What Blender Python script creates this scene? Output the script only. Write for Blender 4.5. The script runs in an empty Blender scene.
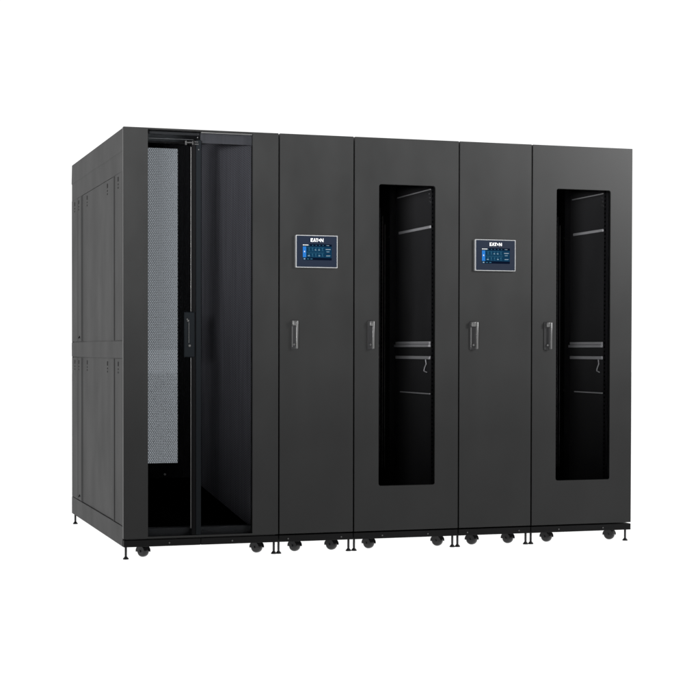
import bpy, bmesh, math, random
from mathutils import Vector, Matrix
random.seed(4)
S = bpy.context.scene
C = S.collection

# ------------------------------------------------------------ materials
def newmat(name):
    m = bpy.data.materials.new(name); m.use_nodes = True
    nt = m.node_tree; nt.nodes.clear()
    out = nt.nodes.new('ShaderNodeOutputMaterial')
    return m, nt, out

def principled(nt, color, rough, metal=0.0, spec=0.5):
    p = nt.nodes.new('ShaderNodeBsdfPrincipled')
    c = color if isinstance(color, (tuple, list)) else (color,)*3
    p.inputs['Base Color'].default_value = (c[0], c[1], c[2], 1)
    p.inputs['Roughness'].default_value = rough
    p.inputs['Metallic'].default_value = metal
    p.inputs['Specular IOR Level'].default_value = spec
    return p

def plain(name, color, rough, metal=0.0, spec=0.5):
    m, nt, out = newmat(name)
    p = principled(nt, color, rough, metal, spec)
    nt.links.new(p.outputs[0], out.inputs[0])
    return m

def math_node(nt, op, a, b=None):
    n = nt.nodes.new('ShaderNodeMath'); n.operation = op
    for i, v in enumerate((a, b)):
        if v is None: continue
        if isinstance(v, (int, float)): n.inputs[i].default_value = v
        else: nt.links.new(v, n.inputs[i])
    return n.outputs[0]

def powder_coat(name, color, rough, spec, grain=0.05, var=0.12, streak=0.0):
    """textured powder-coated steel: fine orange-peel bump and faint tonal mottling"""
    m, nt, out = newmat(name)
    p = principled(nt, color, rough, 0, spec)
    tc = nt.nodes.new('ShaderNodeTexCoord')
    n1 = nt.nodes.new('ShaderNodeTexNoise'); n1.inputs['Scale'].default_value = 420; n1.inputs['Detail'].default_value = 3
    nt.links.new(tc.outputs['Object'], n1.inputs['Vector'])
    b = nt.nodes.new('ShaderNodeBump'); b.inputs['Strength'].default_value = grain; b.inputs['Distance'].default_value = 0.002
    nt.links.new(n1.outputs['Fac'], b.inputs['Height']); nt.links.new(b.outputs[0], p.inputs['Normal'])
    n2 = nt.nodes.new('ShaderNodeTexNoise'); n2.inputs['Scale'].default_value = 5.0; n2.inputs['Detail'].default_value = 6
    mp = nt.nodes.new('ShaderNodeMapping'); nt.links.new(tc.outputs['Object'], mp.inputs['Vector'])
    mp.inputs['Scale'].default_value = (1, 1, 0.55)
    nt.links.new(mp.outputs[0], n2.inputs['Vector'])
    r = nt.nodes.new('ShaderNodeMapRange')
    r.inputs[1].default_value = 0.3; r.inputs[2].default_value = 0.7
    r.inputs[3].default_value = 1-var; r.inputs[4].default_value = 1+var
    nt.links.new(n2.outputs['Fac'], r.inputs[0])
    mx = nt.nodes.new('ShaderNodeVectorMath'); mx.operation = 'SCALE'
    mx.inputs[0].default_value = color
    nt.links.new(r.outputs[0], mx.inputs['Scale']); nt.links.new(mx.outputs[0], p.inputs['Base Color'])
    r2 = nt.nodes.new('ShaderNodeMapRange')
    r2.inputs[1].default_value = 0.3; r2.inputs[2].default_value = 0.7
    r2.inputs[3].default_value = rough-0.03; r2.inputs[4].default_value = rough+0.03
    nt.links.new(n2.outputs['Fac'], r2.inputs[0]); nt.links.new(r2.outputs[0], p.inputs['Roughness'])
    nt.links.new(p.outputs[0], out.inputs[0])
    return m

def hex_hole_mask(nt, axis_u, pitch_u, pitch_v, radius):
    """1 inside a staggered round hole, 0 on the steel between"""
    tc = nt.nodes.new('ShaderNodeTexCoord')
    sp = nt.nodes.new('ShaderNodeSeparateXYZ'); nt.links.new(tc.outputs['Object'], sp.inputs[0])
    u = sp.outputs[axis_u]; v = sp.outputs[2]
    res = []
    for off in (0.0, 0.5):
        du = math_node(nt, 'MULTIPLY', math_node(nt, 'SUBTRACT', math_node(nt, 'FRACT', math_node(nt, 'ADD', math_node(nt, 'DIVIDE', u, pitch_u), 100+off)), 0.5), pitch_u)
        dv = math_node(nt, 'MULTIPLY', math_node(nt, 'SUBTRACT', math_node(nt, 'FRACT', math_node(nt, 'ADD', math_node(nt, 'DIVIDE', v, pitch_v), 100+off)), 0.5), pitch_v)
        d2 = math_node(nt, 'ADD', math_node(nt, 'MULTIPLY', du, du), math_node(nt, 'MULTIPLY', dv, dv))
        res.append(d2)
    mn = math_node(nt, 'MINIMUM', res[0], res[1])
    return math_node(nt, 'LESS_THAN', mn, radius*radius)

def mesh_steel(name, color, axis, pu, pv, rad, rough=0.5, spec=0.3):
    m, nt, out = newmat(name)
    p = principled(nt, color, rough, 0, spec)
    t = nt.nodes.new('ShaderNodeBsdfTransparent')
    mix = nt.nodes.new('ShaderNodeMixShader')
    nt.links.new(hex_hole_mask(nt, axis, pu, pv, rad), mix.inputs[0])
    nt.links.new(p.outputs[0], mix.inputs[1]); nt.links.new(t.outputs[0], mix.inputs[2])
    nt.links.new(mix.outputs[0], out.inputs[0])
    return m

def tinted_glass(name, tint, gloss):
    m, nt, out = newmat(name)
    t = nt.nodes.new('ShaderNodeBsdfTransparent'); t.inputs[0].default_value = (*tint, 1)
    if gloss == 0:
        nt.links.new(t.outputs[0], out.inputs[0]); return m
    g = nt.nodes.new('ShaderNodeBsdfGlossy'); g.inputs['Roughness'].default_value = 0.03
    mix = nt.nodes.new('ShaderNodeMixShader'); mix.inputs[0].default_value = gloss
    nt.links.new(t.outputs[0], mix.inputs[1]); nt.links.new(g.outputs[0], mix.inputs[2])
    nt.links.new(mix.outputs[0], out.inputs[0])
    return m

def glow(name, color, strength=1.0):
    m, nt, out = newmat(name)
    e = nt.nodes.new('ShaderNodeEmission'); e.inputs[0].default_value = (*color, 1); e.inputs[1].default_value = strength
    nt.links.new(e.outputs[0], out.inputs[0])
    return m

PAINT   = powder_coat('charcoal_powder_coat', (0.0074, 0.0076, 0.0076), 0.41, 0.32)
SIDE    = powder_coat('charcoal_side_powder_coat', (0.014, 0.014, 0.0142), 0.50, 0.115, var=0.10)
PLINTH  = powder_coat('base_powder_coat', (0.0045, 0.0045, 0.0047), 0.5, 0.10)
INNER   = powder_coat('interior_black_coat', (0.044, 0.044, 0.0445), 0.55, 0.25)
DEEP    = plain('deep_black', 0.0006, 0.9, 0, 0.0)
FRAMEIN = plain('interior_dark_frame', (0.012, 0.012, 0.013), 0.5, 0, 0.3)
BLUEDK  = plain('mullion_blue_black', (0.0028, 0.0042, 0.0055), 0.45, 0, 0.10)
DARKFR  = plain('matt_black_frame', (0.0035, 0.0035, 0.0038), 0.5, 0, 0.03)
STEEL   = plain('galvanised_steel', (0.60, 0.60, 0.60), 0.5, 0.1)
CHROME  = plain('handle_satin_metal', (0.11, 0.11, 0.11), 0.36, 0.7)
HPLATE  = plain('handle_recess_plate', (0.018, 0.018, 0.019), 0.4, 0.2, 0.4)
HGREY   = plain('handle_grey_plate', (0.10, 0.10, 0.10), 0.4, 0.6, 0.5)
SCREW   = plain('screw_head', (0.10, 0.10, 0.10), 0.4, 0.6)
RUBBER  = plain('caster_rubber', (0.009, 0.009, 0.0095), 0.26, 0, 0.45)
RODGREY = plain('rod_grey', (0.055, 0.055, 0.055), 0.4, 0.6)
BRACKET = plain('caster_bracket', (0.014, 0.014, 0.015), 0.38, 0.3, 0.5)
FOOT    = plain('leveling_foot_black', (0.016, 0.016, 0.017), 0.45, 0.2, 0.4)
REARMESH= mesh_steel('perforated_rear_steel', (0.17, 0.18, 0.19), 0, 0.0098, 0.0170, 0.0041)
DIMFILM  = tinted_glass('grey_dimming_film', (0.37, 0.39, 0.41), 0.0)  # tint of the added sheet that dims backdrop light
SILVER  = plain('display_silver_rim', (0.26, 0.265, 0.27), 0.5, 0.3)
BEZEL   = plain('display_navy_bezel', (0.004, 0.008, 0.018), 0.4, 0, 0.16)
GLASS   = tinted_glass('smoked_glass', (0.80, 0.81, 0.82), 0.0)
GLASSD  = tinted_glass('smoked_glass_rack', (0.80, 0.80, 0.81), 0.0)
SCRBG   = glow('screen_background', (0.006, 0.040, 0.090))
SCRDK   = glow('screen_dark_bar', (0.0035, 0.008, 0.022))
SCRBL   = glow('screen_blue_tab', (0.03, 0.22, 0.68))
SCRTL   = glow('screen_teal_glyphs', (0.05, 0.20, 0.32))
SCRLT   = glow('screen_light_glyphs', (0.40, 0.48, 0.55))
SCRWH   = glow('screen_white_glyphs', (0.85, 0.88, 0.9))
LOGO    = plain('printed_white_logo', (0.75, 0.75, 0.75), 0.5)
LOGO_E  = LOGO

# interior perforated wall: closed, shallow punched texture with vertical ribs
def punched(name, axis=1, c0=(0.122, 0.117, 0.129, 1)):
    m, nt, out = newmat(name)
    p = principled(nt, (0.09, 0.09, 0.10), 0.45, 0, 0.4)
    tcw = nt.nodes.new('ShaderNodeTexCoord'); mpw = nt.nodes.new('ShaderNodeMapping'); mpw.inputs['Scale'].default_value = (90, 90, 2.5)
    nzw = nt.nodes.new('ShaderNodeTexNoise'); nzw.inputs['Scale'].default_value = 1; nzw.inputs['Detail'].default_value = 3
    nt.links.new(tcw.outputs['Object'], mpw.inputs[0]); nt.links.new(mpw.outputs[0], nzw.inputs['Vector'])
    mask = math_node(nt, 'ADD', math_node(nt, 'MULTIPLY', hex_hole_mask(nt, axis, 0.0225 if axis == 1 else 0.0075, 0.0112, 0.0042 if axis == 1 else 0.0024), 0.55), math_node(nt, 'MULTIPLY', nzw.outputs['Fac'], 0.6))
    mx = nt.nodes.new('ShaderNodeMix'); mx.data_type = 'RGBA'
    nt.links.new(mask, mx.inputs[0])
    mx.inputs[6].default_value = c0; mx.inputs[7].default_value = (0.012, 0.012, 0.014, 1)
    nt.links.new(mx.outputs[2], p.inputs['Base Color'])
    nt.links.new(p.outputs[0], out.inputs[0])
    return m
CEIL = plain('grey_ceiling_sheet', (0.45, 0.45, 0.47), 0.5, 0, 0.3)
SLOT = plain('slot_shadowed_steel', 0.006, 0.7, 0, 0.1)
PUNCH = punched('punched_inner_wall')
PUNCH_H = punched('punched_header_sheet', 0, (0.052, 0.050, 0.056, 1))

# ------------------------------------------------------------ mesh helpers
def box(bm, x0, x1, y0, y1, z0, z1, bev=0.0, seg=1):
    vs = [bm.verts.new(p) for p in ((x0,y0,z0),(x1,y0,z0),(x1,y1,z0),(x0,y1,z0),(x0,y0,z1),(x1,y0,z1),(x1,y1,z1),(x0,y1,z1))]
    fs = [bm.faces.new([vs[i] for i in f]) for f in ((0,3,2,1),(4,5,6,7),(0,1,5,4),(1,2,6,5),(2,3,7,6),(3,0,4,7))]
    if bev:
        es = set(e for f in fs for e in f.edges)
        bmesh.ops.bevel(bm, geom=list(es), offset=bev, segments=seg, profile=0.5, affect='EDGES')

def cyl(bm, p0, p1, r0, r1=None, n=20):
    r1 = r0 if r1 is None else r1
    a = Vector(p0); b = Vector(p1); d = (b-a); L = d.length
    q = d.to_track_quat('Z', 'Y').to_matrix().to_4x4()
    M = Matrix.Translation((a+b)/2) @ q
    bmesh.ops.create_cone(bm, cap_ends=True, segments=n, radius1=r0, radius2=r1, depth=L, matrix=M)

def lathe(bm, cx, cy, prof, n=20):
    rings = []
    for r, z in prof:
        rings.append([bm.verts.new((cx+r*math.cos(2*math.pi*i/n), cy+r*math.sin(2*math.pi*i/n), z)) for i in range(n)])
    for a, b in zip(rings, rings[1:]):
        for i in range(n):
            bm.faces.new((a[i], a[(i+1)%n], b[(i+1)%n], b[i]))
    bm.faces.new(rings[0][::-1]); bm.faces.new(rings[-1])

def round_rect(x0, x1, z0, z1, r, n=4):
    pts = []
    for cx, cz, a0 in ((x1-r, z1-r, 0), (x0+r, z1-r, 90), (x0+r, z0+r, 180), (x1-r, z0+r, 270)):
        for k in range(n+1):
            a = math.radians(a0+90*k/n); pts.append((cx+r*math.cos(a), cz+r*math.sin(a)))
    return pts

def ring_panel(bm, o, h, y0, y1, rh=0.004, ch=0.0012):
    """sheet-metal frame with one opening: o, h = (x0,x1,z0,z1)"""
    n = 4
    inner = round_rect(*h, rh, n); outer = round_rect(*o, 0.0025, n); outc = round_rect(o[0]+ch, o[1]-ch, o[2]+ch, o[3]-ch, 0.0025, n)
    innc = round_rect(h[0]-ch, h[1]+ch, h[2]-ch, h[3]+ch, rh+ch, n)
    def mk(pts, y): return [bm.verts.new((p[0], y, p[1])) for p in pts]
    loops = [mk(inner, y1), mk(inner, y0+ch), mk(innc, y0), mk(outc, y0), mk(outer, y0+ch), mk(outer, y1)]
    N = len(inner)
    for a, b in zip(loops, loops[1:]+loops[:1]):
        for i in range(N):
            bm.faces.new((a[i], b[i], b[(i+1)%N], a[(i+1)%N]))

def obj(name, bm, mats, parent=None, smooth=False):
    bmesh.ops.recalc_face_normals(bm, faces=bm.faces)
    me = bpy.data.meshes.new(name); bm.to_mesh(me); bm.free()
    o = bpy.data.objects.new(name, me); C.objects.link(o)
    for m in (mats if isinstance(mats, (list, tuple)) else [mats]): me.materials.append(m)
    if smooth:
        for p in me.polygons: p.use_smooth = True
        me.set_sharp_from_angle(angle=math.radians(35))
    if parent: o.parent = parent
    return o

def part(name, fn, mat, parent, smooth=False):
    bm = bmesh.new(); fn(bm); return obj(name, bm, mat, parent, smooth)
def bpart(name, dims, mat, parent, bev=0.0015):
    return part(name, lambda bm: box(bm, *dims, bev), mat, parent)

def multi(name, layers, parent):
    bm = bmesh.new()
    for i, (fn, mt) in enumerate(layers):
        n0 = len(bm.faces); fn(bm); bm.faces.ensure_lookup_table()
        for f_ in bm.faces[n0:]: f_.material_index = i
    return obj(name, bm, [mt for fn, mt in layers], parent)

def thing(name, label, cat, loc, group=None):
    o = bpy.data.objects.new(name, None); C.objects.link(o); o.location = loc
    o.empty_display_size = 0.1
    o['label'] = label; o['category'] = cat
    if group: o['group'] = group
    return o

# ------------------------------------------------------------ dimensions (metres)
TOP, DB, BB, DEPTH = 2.05, 0.0985, 0.0595, 1.704
SEAM = [0.0, 0.7622, 1.1458, 1.7028, 2.1032, 2.6762]
GAP = 0.0032

# ------------------------------------------------------------ shared parts
def caster(parent, x, y, ang=0.0, fy=1):
    c = part('caster', lambda bm: None, BRACKET, parent) if False else None
    bm = bmesh.new()
    cyl(bm, (0,0,BB), (0,0,BB-0.008), 0.021, 0.021, 24)
    # fork: two cheeks over a hooded top
    for s in (-1, 1):
        n = 10; outer = []
        for k in range(n+1):
            a = math.radians(-10+200*k/n)
            outer.append((0.012+0.0295*math.cos(a), 0.030+0.0255*math.sin(a)))
        vs0 = [bm.verts.new((s*0.0185, p[0], p[1])) for p in outer]; vs1 = [bm.verts.new((s*0.0215, p[0], p[1])) for p in outer]
        bm.faces.new(vs0); bm.faces.new(vs1[::-1])
        for i in range(len(outer)):
            j = (i+1) % len(outer); bm.faces.new((vs0[i], vs0[j], vs1[j], vs1[i]))
    n = 8
    for k in range(n):
        a0 = math.radians(20+140*k/n); a1 = math.radians(20+140*(k+1)/n)
        q = [(0.012+0.0295*math.cos(a), 0.030+0.026*math.sin(a)) for a in (a0, a1)]
        v = [bm.verts.new(p) for p in ((-0.0215,q[0][0],q[0][1]),(0.0215,q[0][0],q[0][1]),(0.0215,q[1][0],q[1][1]),(-0.0215,q[1][0],q[1][1]))]
        bm.faces.new(v)
    cyl(bm, (-0.026,0.012,0.029), (0.026,0.012,0.029), 0.006, n=12)
    box(bm, 0.0215, 0.032, -0.004, 0.012, 0.030, 0.042, 0.003)     # brake tab
    o = obj('caster', bm, BRACKET, parent, True)
    o.location = (x, y, 0); o.rotation_euler = (0, 0, ang)
    bm = bmesh.new()
    prof = [(0.010, -0.0175), (0.0215, -0.0172), (0.0258, -0.0140), (0.0282, -0.0080), (0.029, 0), (0.0282, 0.0080), (0.0258, 0.0140), (0.0215, 0.0172), (0.010, 0.0175)]
    lathe(bm, 0, 0, prof, 28)
    bmesh.ops.rotate(bm, verts=bm.verts, cent=(0,0,0), matrix=Matrix.Rotation(math.pi/2, 3, 'Y'))
    bmesh.ops.translate(bm, verts=bm.verts, vec=(0, 0.012, 0.0291))
    obj('wheel', bm, RUBBER, o, True)
    return o

def leveler(parent, x, y):
    def f(bm):
        lathe(bm, 0, 0, [(0.0135,0.0),(0.014,0.004),(0.0100,0.008),(0.0068,0.012),(0.0060,0.014)], 18)
        lathe(bm, 0, 0, [(0.0054,0.012),(0.0054,0.0605)], 14)
        for k in range(9): lathe(bm, 0, 0, [(0.0054,0.020+k*0.004),(0.0060,0.0215+k*0.004),(0.0054,0.023+k*0.004)], 14)
    o = part('leveling_foot', f, FOOT, parent, True); o.location = (x, y, 0)
    return o

def plinth(parent, w, screws, splits=()):
    edges = [0.001] + list(splits) + [w-0.001]
    for a, b in zip(edges, edges[1:]):
        p = bpart('base_plinth', (a+0.0012, b-0.0012, 0.003, DEPTH-0.02, BB, DB-0.007), PLINTH, parent, 0.0012)
        for sx in screws:
            if a < sx < b:
                s = part('screw', lambda bm: cyl(bm, (sx,0.003,0.0745), (sx,-0.0005,0.0745), 0.0044, 0.0034, 12), SCREW, p, True)

def running_gear(parent, w, cx, feet):
    for i, x in enumerate(cx):
        caster(parent, x+.009, 0.085, (0.62, 0.50, 0.70, 0.56)[(i+int(w*10)) % 4])
        caster(parent, x, DEPTH-0.14, 0.4)
    for x in feet:
        leveler(parent, x, 0.028); leveler(parent, x, DEPTH-0.03)

def door_handle(parent, x0, x1, z0=1.000, z1=1.143, style=0):
    """swing handle: recess plate, satin grip bar on the right, lock bosses top and bottom"""
    w = x1-x0
    h = part('handle', lambda bm: (box(bm, x0, x1, -0.006, 0.001, z0, z1, 0.002)), HPLATE, parent)
    part('grip', lambda bm: (box(bm, x1-0.011, x1-0.001, -0.026, -0.016, z0+0.004, z1-0.003, 0.002, 2),
                             box(bm, x0+0.003 if style == 0 else x0+0.008, x1-0.001, -0.022, -0.004, z1-0.026, z1-0.002, 0.002, 2),
                             box(bm, x1-0.012, x1-0.002, -0.018, -0.005, z0+0.003, z0+0.016, 0.002)), CHROME, parent, True)
    part('lock', lambda bm: cyl(bm, (x0+w*0.42,-0.006,z0+0.024), (x0+w*0.42,-0.017,z0+0.024), 0.0058, 0.005, 14), CHROME, parent, True)
    if style == 0:
        part('trim', lambda bm: box(bm, x0+0.003, x0+0.0085, -0.0095, -0.005, z0+0.012, z1-0.028, 0.001), HGREY, parent)
    return h

# ------------------------------------------------------------ writing and screen graphics
def quad(bm, x0, x1, z0, z1, y):
    bm.faces.new([bm.verts.new(p) for p in ((x0,y,z0),(x1,y,z0),(x1,y,z1),(x0,y,z1))])
def poly(bm, pts, y, t=0.0006):
    a = [bm.verts.new((p[0], y, p[1])) for p in pts]; b = [bm.verts.new((p[0], y+t, p[1])) for p in pts]
    bm.faces.new(a); bm.faces.new(b[::-1])
    for i in range(len(pts)):
        j = (i+1) % len(pts); bm.faces.new((a[i], b[i], b[j], a[j]))

def wordmark(bm, x0, z0, w, h, y):
    """E A T . N word mark: bars of E, sliced A, T, a dot for O, bold N"""
    u = w/5.2
    def P(pts): poly(bm, [(x0+a*u, z0+b*h) for a, b in pts], y)
    P([(0,0),(.28,0),(.28,1),(0,1)]); P([(.28,.83),(.86,.83),(.86,1),(.28,1)]); P([(.28,.42),(.74,.42),(.74,.58),(.28,.58)]); P([(.28,0),(.86,0),(.86,.17),(.28,.17)])
    P([(.98,0),(1.26,0),(1.66,1),(1.40,1)]); P([(1.72,.88),(2.06,0),(1.72,0),(1.56,.42)])
    P([(2.02,.78),(2.98,.78),(2.98,1),(2.02,1)]); P([(2.36,0),(2.64,0),(2.64,.78),(2.36,.78)])
    P([(3.40+.27*math.cos(a*math.pi/6), .5+.30*math.sin(a*math.pi/6)) for a in range(12)])
    P([(3.92,0),(4.20,0),(4.20,1),(3.92,1)]); P([(4.20,1),(4.86,.34),(4.86,0),(4.20,.66)]); P([(4.86,0),(5.14,0),(5.14,1),(4.86,1)])

def control_panel(parent, x0, x1, z0=1.3995, z1=1.5588):
    Y = -0.015; w = x1-x0; h = z1-z0
    cp = part('control_panel', lambda bm: ring_panel(bm, (x0,x1,z0,z1), (x0+.0042,x1-.0042,z0+.0042,z1-.0042), Y, 0.0, 0.003), SILVER, parent)
    bpart('bezel', (x0+.0043, x1-.0043, Y+.0016, -0.001, z0+.0043, z1-.0043), BEZEL, cp, 0.0004)
    yf = Y+.0008
    part('logo', lambda bm: wordmark(bm, x0+w*.355, z1-h*.205, w*.305, h*.105, yf), LOGO, cp)
    sx0, sx1, sz0, sz1 = x0+w*.165, x0+w*.855, z0+h*.235, z0+h*.725
    sw, sh = sx1-sx0, sz1-sz0
    L = [(lambda bm: box(bm, sx0, sx1, yf, yf+.0004, sz0, sz1), SCRBG)]
    X = lambda f: sx0+sw*f
    Z = lambda f: sz0+sh*f
    y1 = yf-.0004; y2 = yf-.0008
    L.append((lambda bm: (quad(bm, sx0, sx1, Z(.86), sz1, y1), quad(bm, X(.11), sx1, sz0, Z(.15), y1)), SCRDK))
    L.append((lambda bm: quad(bm, sx0, X(.115), Z(.17), Z(.84), y1), SCRBL))
    def teal(bm):
        for r, zc in enumerate((.68, .32)):
            for c in range(5):
                xc = .19+c*.115
                quad(bm, X(xc), X(xc+.055), Z(zc+.055), Z(zc+.075), y2)
                quad(bm, X(xc+.012), X(xc+.042), Z(zc-.02), Z(zc+.02), y2)
                quad(bm, X(xc), X(xc+.065), Z(zc-.09), Z(zc-.07), y2)
        for k, zc in enumerate((.79, .50, .44)): quad(bm, X(.14), X(.74), Z(zc), Z(zc+.008), y2)
        for c in range(6): quad(bm, X(.20+c*.12), X(.24+c*.12), Z(.91), Z(.94), y2)
        for xc in (.14, .26): quad(bm, X(xc), X(xc+.075), Z(.05), Z(.09), y2)
        for zc in (.56, .22): quad(bm, X(.80), X(.93), Z(zc), Z(zc+.02), y2)
    L.append((teal, SCRTL))
    def light(bm):
        quad(bm, X(.79), X(.96), Z(.66), Z(.70), y2); quad(bm, X(.82), X(.92), Z(.51), Z(.535), y2); quad(bm, X(.81), X(.95), Z(.27), Z(.30), y2)
        quad(bm, X(.17), X(.24), Z(.25), Z(.285), y2); quad(bm, X(.41), X(.46), Z(.62), Z(.65), y2); quad(bm, X(.53), X(.59), Z(.62), Z(.65), y2); quad(bm, X(.54), X(.60), Z(.26), Z(.29), y2)
        quad(bm, X(.03), X(.085), Z(.04), Z(.10), y2); quad(bm, X(.83), X(.91), Z(.91), Z(.935), y2)
    L.append((light, SCRLT))
    def white(bm):
        for a, b in ((.0,.045),(.055,.09),(.10,.14),(.15,.19)): quad(bm, X(a), X(b), Z(.90), Z(.97), y2)
        quad(bm, X(.04), X(.075), Z(.48), Z(.57), y2)
    L.append((white, SCRWH))
    multi('screen', L, cp)
    return cp

# ------------------------------------------------------------ 1: wide double bay cabinet
W = SEAM[1]
RY = 0.50
A = thing('double_bay_cabinet', 'wide charcoal cabinet at the open left end, glass front showing grey perforated mesh inside', 'server cabinet', (0, 0, 0))
def side_skins():
    # roof, floor pan, right side wall and the inner skin of the left side
    def f(bm):
        box(bm, 0.006, W-.004, .028, RY+.014, TOP-.006, TOP-.0015)
        box(bm, W-.012, W-.006, .028, DEPTH-.02, DB-.004, TOP-.007)
        box(bm, 0.010, 0.016, .030, DEPTH-.01, BB+.002, TOP-.007)
        box(bm, 0.017, W-.013, .020, DEPTH-.02, DB-.006, DB-.001)
    return f
part('shell', side_skins(), INNER, A)
def front_frame(bm):
    ring_panel(bm, (0.0, W-GAP, DB, TOP), (0.1175, 0.629, DB+.009, TOP-.0075), 0.0, 0.024, 0.001)
part('door_frame', front_frame, PAINT, A)
# glazing in two leaves with a centre post
for a, b in ((0.112, 0.358), (0.3615, 0.634)):
    bpart('glass_pane', (a, b, 0.012, 0.016, DB+.011, TOP-.010), GLASS, A, 0.0)
bpart('sill', (0.119, 0.628, 0.030, 0.075, DB+.006, 0.1445), FRAMEIN, A)
bpart('centre_post', (0.3500, 0.3750, 0.001, 0.011, DB+.0105, TOP-.05), BLUEDK, A, 0.001)
bpart('door_edge', (0.330, 0.3495, 0.003, 0.011, DB+.0105, TOP-.05), DARKFR, A, 0.001)
for z0, z1 in ((0.1425, 0.960), (1.180, 1.966)):
    part('lock_rod', lambda bm: cyl(bm, (0.3245, -0.002, z0), (0.3245, -0.002, z1), 0.0026, n=12), RODGREY, A, True)
hp = bpart('latch_handle', (0.290, 0.342, -0.010, 0.0005, 0.9625, 1.178), BLUEDK, A, 0.003)
part('bolt', lambda bm: (cyl(bm, (0.309,-.009,1.136), (0.309,-.016,1.136), .0065, .004, 14), cyl(bm, (0.3045,-.009,1.143), (0.3045,-.013,1.143), .004, .003, 12)), CHROME, hp, True)
part('bolt', lambda bm: cyl(bm, (0.316,-.009,1.017), (0.316,-.016,1.017), .0075, .005, 14), CHROME, hp, True)
part('lever', lambda bm: box(bm, .3115, .3135, -.014, -.009, 1.030, 1.128), HGREY, hp)
bk = part('rod_bracket', lambda bm: (box(bm, .296, .304, -.004, .004, 1.975, 1.995, .001), box(bm, .304, .330, -.003, .003, 1.984, 1.990, .001),
      box(bm, .330, .337, -.004, .004, 1.977, 1.994, .001), box(bm, .342, .360, -.003, .003, 1.989, 1.993), box(bm, .342, .362, -.003, .003, 1.978, 1.982)), RODGREY, A)
for sx, sz in ((.357, 2.012), (.362, 1.955)):
    part('screw', lambda bm: cyl(bm, (sx,.002,sz), (sx,-.002,sz), .003, n=10), SCREW, bk, True)
bpart('header_rail', (0.119, 0.376, 0.040, 0.30, 2.026, 2.040), FRAMEIN, A)
bpart('header_bar', (.119, .345, .036, .040, 2.004, 2.0065), HGREY, A, 0)
bpart('top_strip', (0.376, 0.628, 0.003, 0.0115, TOP-.0145, TOP-.0090), HGREY, A, 0.001)
hp_ = part('header_panel', lambda bm: box(bm, .377, .632, .026, .029, 1.990, 2.0405), PUNCH_H, A)
# rear of the visible bay: framed perforated door half way in
RY = 0.50
part('mesh_door', lambda bm: ring_panel(bm, (0.03, 0.484, 0.345, 2.042), (0.045, 0.3668, 0.421, 2.018), RY-.012, RY+.012, 0.001), DARKFR, A)
md = part('perforated_sheet', lambda bm: box(bm, 0.04, 0.372, RY+.001, RY+.002, 0.416, 2.024), REARMESH, A)
for a, b, t in ((.392, .400, .017), (.424, .430, .022)):
    bpart('door_rib', (a, b, RY-t, RY-.0122, .36, 2.03), DARKFR, A, .001)
part('door_screw', lambda bm: cyl(bm, (.297,RY-.012,.365), (.297,RY-.017,.365), .0055, n=12), SCREW, A, True)
part('added_dimming_sheet', lambda bm: quad(bm, 0.04, 0.372, 0.416, 2.024, RY+.010), DIMFILM, A)  # added sheet, dims the white backdrop seen through the mesh holes
# splayed inner wall of punched steel, its foot rising to the back
def splay(bm):
    p = [(0.486, RY, 0.302), (0.632, 0.045, 0.134), (0.632, 0.045, 2.036), (0.486, RY, 2.043)]
    a = [bm.verts.new(v) for v in p]; b = [bm.verts.new((v[0]+.003, v[1]+.002, v[2])) for v in p]
    bm.faces.new(a); bm.faces.new(b[::-1])
    for i in range(4): bm.faces.new((a[i], b[i], b[(i+1)%4], a[(i+1)%4]))
sw_ = part('inner_wall', splay, PUNCH, A)
# black floor ramp and closing plates
def ramp(bm):
    v = [bm.verts.new(p) for p in ((0.02,.075,.142),(.66,.075,.142),(.66,RY+.02,.300),(.02,RY+.02,.300),(0.02,.075,.135),(.66,.075,.135),(.66,RY+.02,.104),(.02,RY+.02,.104))]
    for f in ((0,1,2,3),(7,6,5,4),(0,4,5,1),(1,5,6,2),(2,6,7,3),(3,7,4,0)): bm.faces.new([v[i] for i in f])
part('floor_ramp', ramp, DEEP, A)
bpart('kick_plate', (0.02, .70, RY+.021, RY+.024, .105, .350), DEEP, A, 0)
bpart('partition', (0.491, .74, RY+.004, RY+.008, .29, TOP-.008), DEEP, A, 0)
bpart('left_lining', (0.018, 0.022, .03, RY+.02, .13, TOP-.008), DEEP, A, 0)

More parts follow.
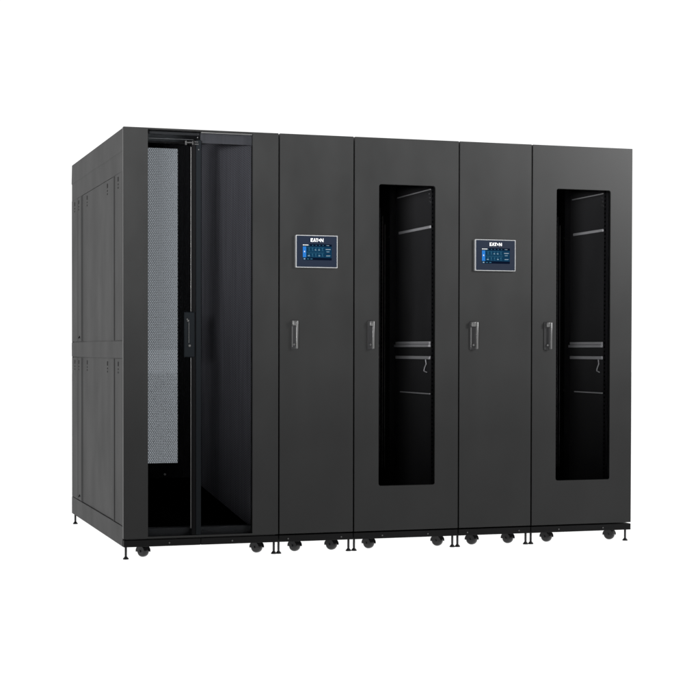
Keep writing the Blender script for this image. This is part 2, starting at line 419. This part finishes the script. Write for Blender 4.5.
# left side: top rail with a fold, two lift-off panels, middle rail, bottom rail
def extr_z(bm, prof, z0, z1):      # prof: (y, x) profile along depth; closed to the inside
    f0 = [bm.verts.new((x, y, z0)) for y, x in prof]; f1 = [bm.verts.new((x, y, z1)) for y, x in prof]
    b0 = [bm.verts.new((0.009, y, z0)) for y, x in prof]; b1 = [bm.verts.new((0.009, y, z1)) for y, x in prof]
    n = len(prof)
    for i in range(n-1):
        bm.faces.new((f0[i], f0[i+1], f1[i+1], f1[i])); bm.faces.new((b0[i], b1[i], b1[i+1], b0[i+1]))
        bm.faces.new((f1[i], f1[i+1], b1[i+1], b1[i])); bm.faces.new((f0[i], b0[i], b0[i+1], f0[i+1]))
    bm.faces.new((f0[0], f1[0], b1[0], b0[0])); bm.faces.new((f0[-1], b0[-1], b1[-1], f1[-1]))
YF, YB = 0.0275, DEPTH
def toprail(bm):
    prof = [(2.0485, 0.004), (2.046, 0.0030), (1.942, 0.0006), (1.936, 0.0042), (1.8475, 0.0058), (1.8455, 0.0065)]
    a = [bm.verts.new((x, YF, z)) for z, x in prof]; b = [bm.verts.new((x, YB, z)) for z, x in prof]
    c = [bm.verts.new((0.0095, YF, z)) for z, x in prof]; d = [bm.verts.new((0.0095, YB, z)) for z, x in prof]
    for i in range(len(prof)-1):
        bm.faces.new((a[i], b[i], b[i+1], a[i+1])); bm.faces.new((c[i], c[i+1], d[i+1], d[i]))
        bm.faces.new((a[i], a[i+1], c[i+1], c[i])); bm.faces.new((b[i], d[i], d[i+1], b[i+1]))
    bm.faces.new((a[0], c[0], d[0], b[0])); bm.faces.new((a[-1], b[-1], d[-1], c[-1]))
part('side_rail', toprail, SIDE, A)
bpart('side_rail', (0.0005, 0.0095, YF, YB, .957, 1.0385), SIDE, A, 0.002)
bpart('side_rail', (0.0005, 0.0095, YF, YB, BB, .1555), SIDE, A, 0.002)
PR = [(YF,.0034),(YF+.006,.0006),(.060,.0006),(.070,.0024),(.215,.0030),(.235,.0034),(.262,.0034),(.270,.0002),(.284,.0002),(.306,.0060),(.42,.0070),(.80,.0078),(1.18,.0070),(1.310,.0060),(1.340,.0002),(1.356,.0002),(1.372,.0038),(1.46,.0038),(1.50,.0012),(YB-.004,.0012),(YB,.004)]
for z0, z1 in ((1.0425, 1.8425), (.1595, .953)):
    sp = part('side_panel', lambda bm: extr_z(bm, PR, z0, z1), SIDE, A)
    for y in (.16, .50, 1.165, 1.45, 1.585):
        for dz0, dz1, hw in ((.036, .014, .013), (.054, .046, .009), (.070, .062, .009)):
            xs = .0027 if y == .16 else .0070 if y in (.50, 1.165) else .0038 if y == 1.45 else .0012
            part('vent_slot', lambda bm: box(bm, xs-.0008, .0085, y-hw, y+hw, z1-dz0, z1-dz1), SLOT, sp)
    part('panel_lock', lambda bm: cyl(bm, (.003,1.425,z0+.022), (-.001,1.425,z0+.024), .008, n=14), SLOT, sp)
bpart('rear_post', (0.0055, 0.03, DEPTH+.001, DEPTH+.02, BB, TOP), PLINTH, A)
plinth(A, W, (0.221, 0.5295), (0.3745,))
running_gear(A, W, (0.1085, 0.6735), (0.016, W-.018))

# ------------------------------------------------------------ 2 and 4: narrow cabinets with a touch display
def display_cabinet(i, label, dx, hx):
    x0 = SEAM[i]; w = SEAM[i+1]-x0
    T = thing('display_cabinet', label, 'control cabinet', (x0, 0, 0), 'narrow cabinets with a touch display')
    bpart('shell', (.005, w-.005, .030, DEPTH-.002, DB-.002, TOP-.002), DEEP if False else INNER, T)
    d = bpart('door', (GAP, w-GAP, 0, .024, DB, TOP), PAINT, T, 0.0015)
    door_handle(d, *hx)
    control_panel(T, dx[0], dx[1])
    plinth(T, w, (w*.125, w*.835))
    running_gear(T, w, (w*.273, w*.772), (.006, w-.018))
    return T
display_cabinet(1, 'narrow charcoal cabinet with touch display, beside the wide open-looking cabinet at the left end', (.0805, .2940), (.060, .0905))
display_cabinet(3, 'narrow charcoal cabinet with touch display, standing between the two long-windowed racks', (.0815, .3030), (.0570, .0965))

# ------------------------------------------------------------ 3 and 5: racks with a long glass window
def glass_rack(i, label, win, hx, scr, cx, dk=1.0, d0=.312):
    q = lambda d: d0+(d-.312)*dk          # depth of the rack's inner fittings
    x0 = SEAM[i]; w = SEAM[i+1]-x0
    T = thing('glass_door_rack', label, 'server rack', (x0, 0, 0), 'racks with a long glass window')
    def sh(bm):
        box(bm, .004, .010, .030, DEPTH-.004, DB-.001, TOP-.002)
        box(bm, w-.012, w-.006, .030, DEPTH-.004, DB-.001, TOP-.002)
        box(bm, .0105, w-.0125, DEPTH-.010, DEPTH-.003, DB-.001, TOP-.002)
        box(bm, .0105, w-.0125, .030, DEPTH-.0105, TOP-.008, TOP-.002)
        box(bm, .0105, w-.0125, .030, DEPTH-.0105, DB-.001, DB+.004)
    part('shell', sh, INNER, T)
    d = part('door', lambda bm: ring_panel(bm, (GAP, w-GAP, DB, TOP), (win[0], win[1], win[2], win[3]), 0, .024, .011), PAINT, T)
    bpart('window', (win[0]-.01, win[1]+.01, .008, .012, win[2]-.01, win[3]+.01), GLASSD, d, 0)
    door_handle(d, *hx, style=1)
    # right hand inner wall at xw, with depth rails on it
    xw = 1.67-1.1458
    part('wall_lining', lambda bm: box(bm, xw, xw+.004, .032, DEPTH-.02, DB+.005, TOP-.01), INNER, T)
    def rail(y0, y1, z0, z1, t=.012, nm='depth_rail'):
        y0, y1 = q(y0), q(y1)
        bpart(nm, (xw-t, xw-.0005, y0, y1, z0, z1), STEEL, T, 0.0015)
    rail(.315, .83, 1.834, 1.840, .006)
    rail(.312, .80, 1.634, 1.648, .008)
    rail(.315, .845, 1.030, 1.044, .010); rail(.315, .86, 1.0140, 1.0285, .014)
    rail(.315, .845, .9500, .9665, .010)
    rail(.315, .78, .7655, .7725, .006)
    rail(1.05, 1.20, 1.0140, 1.0305, .010); rail(1.05, 1.20, .9520, .9640, .010)
    part('cable_hook', lambda bm: (cyl(bm, (xw-.012,q(.36),.948), (xw-.012,q(.352),.925), .003, n=8), cyl(bm, (xw-.012,q(.352),.925), (xw-.012,q(.375),.905), .003, n=8),
          cyl(bm, (xw-.012,q(.375),.905), (xw-.012,q(.385),.888), .003, n=8), cyl(bm, (xw-.012,q(.385),.888), (xw-.012,q(.345),.882), .003, n=8)), STEEL, T, True)
    # mounting posts with square holes
    def holes(bm, y, x):
        z = .30
        while z < 1.86:
            box(bm, x-.0006, x+.002, y-.006, y+.006, z, z+.009); z += .0222
    multi('mounting_post', [(lambda bm: box(bm, xw-.035, xw-.0005, q(.865), q(1.045), DB+.02, TOP-.03), FRAMEIN), (lambda bm: holes(bm, q(1.005), xw-.035), DEEP),
        (lambda bm: [box(bm, xw-.0365, xw-.0345, q(yy), q(yy)+.005, .34, z1) for yy, z1 in ((1.030,1.80),(.985,1.75),(.945,1.70))], STEEL)], T)
    multi('mounting_post', [(lambda bm: box(bm, xw-.028, xw-.0005, q(.20), q(.235), DB+.02, TOP-.03), FRAMEIN), (lambda bm: holes(bm, q(.218), xw-.028), DEEP)], T)
    bpart('post_edge', (xw-.0125, xw-.0105, q(.262), q(.268), .40, 1.80), HPLATE, T, 0)
    for yy, zz in ((q(.34),1.815),(q(.33),1.795),(q(.335),1.775),(q(.315),1.77)):
        part('bracket_screw', lambda bm: cyl(bm, (xw,yy,zz), (xw-.006,yy,zz), .004, n=10), SCREW, T)
    for yy, zz in ((q(.875),1.625),(q(.872),.775)):
        part('rail_screw', lambda bm: cyl(bm, (xw-.034,yy,zz), (xw-.040,yy,zz), .004, n=10), SCREW, T)
    plinth(T, w, scr)
    running_gear(T, w, cx, (.011, w-.022))
    return T
glass_rack(2, 'charcoal rack with long smoked glass window, between the two narrow display cabinets', (.1305, .4280, .3225, 1.8205), (.0690, .1000), (.151, .393), (.1075, .478))
glass_rack(4, 'charcoal rack with long smoked glass window at the far right end of the row', (.1375, .4440, .3270, 1.8285), (.0670, .1045), (.157, .409), (.1275, .491), .74, .235)

# ------------------------------------------------------------ floor: added translucent sheet, lit from beneath to stay white without shadows
m, nt, out = newmat('shadowless_white_sheet')
df = nt.nodes.new('ShaderNodeBsdfDiffuse'); df.inputs[0].default_value = (.9,.9,.9,1)
tr = nt.nodes.new('ShaderNodeBsdfTranslucent'); tr.inputs[0].default_value = (.95,.95,.95,1)
mx = nt.nodes.new('ShaderNodeMixShader'); mx.inputs[0].default_value = .85
nt.links.new(df.outputs[0], mx.inputs[1]); nt.links.new(tr.outputs[0], mx.inputs[2]); nt.links.new(mx.outputs[0], out.inputs[0])
bm = bmesh.new(); quad_s = 60
bm.faces.new([bm.verts.new(p) for p in ((-quad_s,-quad_s,0),(quad_s,-quad_s,0),(quad_s,quad_s,0),(-quad_s,quad_s,0))])
fl = obj('floor', bm, m); fl['kind'] = 'structure'

# ------------------------------------------------------------ camera
q = (-1.3375, -7.6477, 0.99695, 0.311574, 0.017245, 0.0019034, 1626.456, 378.2)
yw, pt, rl = q[3], q[4], q[5]
f = Vector((math.sin(yw)*math.cos(pt), math.cos(yw)*math.cos(pt), -math.sin(pt)))
rt = Vector((math.cos(yw), -math.sin(yw), 0)); up = rt.cross(f)
rt2 = rt*math.cos(rl)+up*math.sin(rl); up2 = -rt*math.sin(rl)+up*math.cos(rl)
cam = bpy.data.cameras.new('camera'); co = bpy.data.objects.new('camera', cam); C.objects.link(co)
M = Matrix((rt2, up2, -f)).transposed().to_4x4(); M.translation = Vector(q[:3]); co.matrix_world = M
cam.sensor_width = 36; cam.lens = 36*q[6]/700; cam.shift_y = (q[7]-350)/700
cam.clip_end = 300; S.camera = co

# ------------------------------------------------------------ studio: white backdrop behind the row, dark studio behind the camera
w = bpy.data.worlds.new('World'); S.world = w; w.use_nodes = True
nt = w.node_tree; bg = nt.nodes['Background']
tc = nt.nodes.new('ShaderNodeTexCoord')
dot = nt.nodes.new('ShaderNodeVectorMath'); dot.operation = 'DOT_PRODUCT'
dot.inputs[1].default_value = (math.sin(yw), math.cos(yw), 0); nt.links.new(tc.outputs['Generated'], dot.inputs[0])
mr = nt.nodes.new('ShaderNodeMapRange'); mr.interpolation_type = 'SMOOTHSTEP'
mr.inputs[1].default_value = 0.15; mr.inputs[2].default_value = 0.70; mr.inputs[3].default_value = 0.10; mr.inputs[4].default_value = 1.08
nt.links.new(dot.outputs['Value'], mr.inputs[0])
sp = nt.nodes.new('ShaderNodeSeparateXYZ'); nt.links.new(tc.outputs['Generated'], sp.inputs[0])
lo = math_node(nt, 'MULTIPLY', math_node(nt, 'LESS_THAN', sp.outputs[2], 0.0), 1.27)  # added white glow from below, backlights the floor sheet
nt.links.new(math_node(nt, 'MAXIMUM', mr.outputs[0], lo), bg.inputs['Strength'])
bg.inputs['Color'].default_value = (1, 1, 1, 1)

def softbox(name, loc, aim, sx, sy, power):
    l = bpy.data.lights.new(name, 'AREA'); l.shape = 'RECTANGLE'; l.size = sx; l.size_y = sy; l.energy = power
    o = bpy.data.objects.new(name, l); C.objects.link(o); o.location = loc
    o.rotation_euler = (Vector(aim)-Vector(loc)).to_track_quat('-Z', 'Y').to_euler()
    return o
softbox('softbox_right', (6.4, -4.2, 3.5), (2.5, 0, 1.9), 1.7, 1.7, 430)
softbox('softbox_left', (-6.5, 1.5, 2.6), (0, .8, 1.2), 2.5, 2.5, 40)
k = softbox('softbox_key', (-3.1, -7.6, 1.6), (1.0, 0, 3.15), 1.8, 1.0, 128); k.data.spread = math.radians(38)

S.view_settings.view_transform = 'Standard'; S.view_settings.look = 'None'
S.view_settings.exposure = 0; S.view_settings.gamma = 1
S.cycles.sample_clamp_indirect = 1.5
S.cycles.transparent_max_bounces = 24; S.cycles.max_bounces = 10
